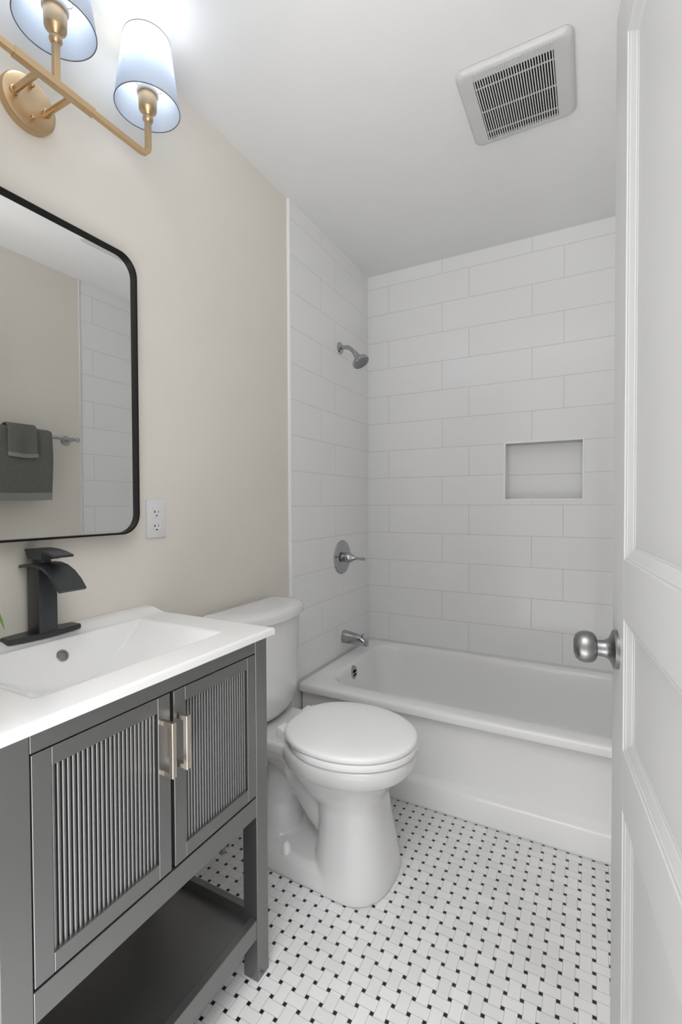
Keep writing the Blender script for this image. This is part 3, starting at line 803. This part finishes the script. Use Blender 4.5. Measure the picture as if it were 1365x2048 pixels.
for s in (-1, 1):
    hn = MB(); hn.box(0.245, 0.290, TY+s*0.075-0.022, TY+s*0.075+0.022, 0.410, 0.448, 0.006, 3)
    hn.tube([(0.268, TY+s*0.075-0.030, 0.440), (0.268, TY+s*0.075+0.030, 0.440)], 0.008, 14)
    hn.build('hinge', 'seatplastic', to)
    MB().lathe([(0, 0.0155), (0.022, 0.0145), (0.030, 0.012), (0.034, 0.006), (0.0345, 0.001)], (0.292, TY+s*0.112, 0.058), (0, 0, 1), 24).build('bolt_cap', 'seatplastic', to)
MB().lathe([(0, 0.006), (0.012, 0.006)], (0.203, TY-0.15, 0.715), (1, 0, 0), 14).build('flush_lever', 'chrome', to)

# ------------------------------------------------------------------ supply stop valve under the vanity
VXs, VYs = 0.130, -1.395
sv = thing('supply_valve', 'small chrome stop valve seen just under the vanity bottom rail', 'valve', (XD, VYs, 0.108))
MB().lathe([(0, 0.028), (0.004, 0.027), (0.008, 0.016)], (XD, VYs, 0.108), (1, 0, 0), 28).build('escutcheon', 'chrome', sv)
vb = MB().tube([(XD+0.004, VYs, 0.108), (VXs+0.004, VYs, 0.108)], 0.008, 14)
vb.tube([(VXs, VYs, 0.076), (VXs, VYs, 0.079), (VXs, VYs, 0.132)], [0.008, 0.0105, 0.0105], 16)
vb.build('valve_body', 'chrome', sv)
MB().lathe([(0, 0.004), (0.012, 0.004), (0.012, 0.008), (0.017, 0.008), (0.018, 0.003)], (VXs, VYs+0.008, 0.090), (0, 1, 0), 20).build('valve_handle', 'chrome', sv)
MB().tube([(VXs, VYs, 0.130), (VXs, VYs+0.002, 0.18), (0.122, -1.385, 0.27), (0.102, -1.335, 0.36), (0.092, -1.285, 0.417)], 0.006, 12).build('supply_hose', 'satinnickel', sv)

# ------------------------------------------------------------------ towel bar and towels on the right wall (seen in the mirror)
BXT, BZT = 1.463, 1.545
tbar = thing('towel_bar', 'chrome towel bar on right wall, seen in the mirror', 'towel bar', (XR, -1.17, BZT))
MB().tube([(BXT, -1.485, BZT), (BXT, -0.850, BZT)], 0.0085, 20).build('rail', 'chrome', tbar)
for yy in (-1.46, -0.875):
    MB().lathe([(0, 0.026), (0.006, 0.026), (0.012, 0.020), (0.016, 0.011), (0.060, 0.010), (0.075, 0.011)], (XR+0.008, yy, BZT), (-1, 0, 0), 32).build('post', 'chrome', tbar)
for yy in (-1.487, -0.848): 
    e = MB(); e.sphere((BXT, yy, BZT), 0.0125); e.build('finial', 'chrome', tbar)
def towel(name, label, cat, y0, y1, ztop, zf, zb, off, thick, band, ph):
    tw = thing(name, label, cat, (BXT, (y0+y1)/2, ztop))
    path = []
    r = off
    nseg = 26
    for k in range(nseg+1):
        path.append(('f', zf + (ztop-r-zf)*k/nseg))
    arc = [PI*k/12 for k in range(1, 12)]
    pts2 = [(BXT-r, z_) for _, z_ in path] + [(BXT-r*math.cos(a_), ztop-r+r*math.sin(a_)) for a_ in arc] + [(BXT+r, ztop-r-(ztop-r-zb)*k/14) for k in range(15)]
    def sheet(i0, i1, extra):
        mbx = MB(); ny = 24; rows = []
        for side in (1, -1):
            rr = []
            for i in range(i0, i1+1):
                x_, z_ = pts2[i]
                q0, q1 = pts2[max(i-1, 0)], pts2[min(i+1, len(pts2)-1)]
                tx, tz = q1[0]-q0[0], q1[1]-q0[1]; L_ = math.hypot(tx, tz) or 1
                nx_, nz2 = -tz/L_, tx/L_
                row = []
                for j in range(ny+1):
                    y_ = y0+(y1-y0)*j/ny
                    e_ = min(j, ny-j)/ny
                    dr_ = max(0, ztop-z_)
                    wv = 0.006*math.sin(9*(y_-y0)/(y1-y0)+ph)*min(1, dr_/0.2)
                    edge = thick/2+extra if 0 < j < ny else (thick/2+extra)*0.35
                    row.append((x_ + nx_*edge*side + (wv if x_ < BXT else 0), y_ + 0.004*math.sin(14*z_+ph)*(1 if j == ny else 0.3), z_ + nz2*edge*side - 0.006*math.sin(PI*j/ny)*(1 if dr_ > 0.1 else 0)))
                rr.append(row)
            rows.append(rr)
        b_ = mbx.bm
        V = [[[b_.verts.new(q) for q in row] for row in rr] for rr in rows]
        ni = i1-i0
        for s_ in (0, 1):
            for i in range(ni):
                for j in range(ny):
                    b_.faces.new((V[s_][i][j], V[s_][i][j+1], V[s_][i+1][j+1], V[s_][i+1][j]))
        for i in range(ni):
            for j in (0, ny): b_.faces.new((V[0][i][j], V[0][i+1][j], V[1][i+1][j], V[1][i][j]))
        for j in range(ny):
            for i in (0, ni): b_.faces.new((V[0][i][j], V[0][i][j+1], V[1][i][j+1], V[1][i][j]))
        return mbx
    nb = max(2, round(band/((ztop-r-zf)/nseg)))
    clo = sheet(nb, len(pts2)-1, 0).build('cloth', 'towel', tw, 60)
    bn = sheet(0, nb, -0.001).build('hem_band', 'towelband', tw, 60)
    return tw
towel('bath_towel', 'large dark grey towel over towel bar, seen in the mirror', 'towel', -1.42, -1.003, 1.572, 1.206, 1.23, 0.0195, 0.012, 0.042, 0.4)
towel('hand_towel', 'small grey hand towel draped over the large towel, in the mirror', 'towel', -1.225, -1.085, 1.590, 1.425, 1.44, 0.036, 0.010, 0.022, 2.0)

# ------------------------------------------------------------------ small plant at the left end of the counter
pp = thing('potted_plant', 'small green leafy plant in white pot at left counter edge', 'plant', (0.055, -2.055, 0.884))
px_, py_, pz_ = 0.055, -2.055, 0.8835
MB().lathe([(0, 0.024), (0.004, 0.027), (0.045, 0.034), (0.050, 0.034), (0.050, 0.030), (0.043, 0.029)], (px_, py_, pz_), (0, 0, 1), 36, True, True).build('pot', 'pot', pp)
MB().lathe([(0.040, 0.029), (0.045, 0.027), (0.046, 0.002)], (px_, py_, pz_), (0, 0, 1), 24).build('soil', 'soil', pp)
for k in range(16):
    a_ = 2*PI*k/16 + random.uniform(-0.15, 0.15) if k else PI/2
    ln = random.uniform(0.05, 0.075) if k else 0.070
    up = random.uniform(0.02, 0.06) if k else 0.012
    lf = MB(); rr_ = []
    if k == 0:
        cv_ = [(0.053, -2.050, 0.925), (0.050, -2.030, 0.958), (0.047, -2.008, 0.971), (0.044, -1.988, 0.966), (0.042, -1.975, 0.951), (0.041, -1.967, 0.934), (0.040, -1.961, 0.914)]
        for q, c_ in enumerate(cv_):
            w_ = 0.0058*math.sin(PI*min(1, q/6*0.93+0.06)); c_ = Vector(c_)
            sd = Vector((0.7, 0.55, 0.45)).normalized(); up_ = Vector((-0.3, 0.5, 0.3)).normalized()
            rr_.append([c_+sd*w_, c_+up_*0.001, c_-sd*w_, c_-up_*0.001])
        lf.loft(rr_).build('leaf', 'leaf', pp, 60); continue
    dx_, dy_ = math.cos(a_), math.sin(a_)
    if px_ + dx_*ln < 0.012: ln = max(0.02, (px_-0.012)/max(1e-3, -dx_))
    for q in range(9):
        s_ = q/8; rad_ = 0.004 + ln*s_
        z_ = pz_+0.044 + up*math.sin(s_*PI*0.75)*1.4 - (0.03 if not k else 0.01)*s_*s_
        w_ = 0.0055*math.sin(PI*min(1, s_*0.92+0.06))
        c_ = Vector((px_+dx_*rad_, py_+dy_*rad_, z_)); sd = Vector((-dy_, dx_, 0))
        rr_.append([c_+sd*w_, c_+Vector((0, 0, 0.0012)), c_-sd*w_, c_-Vector((0, 0, 0.0012))])
    lf.loft(rr_).build('leaf', 'leaf', pp, 60)
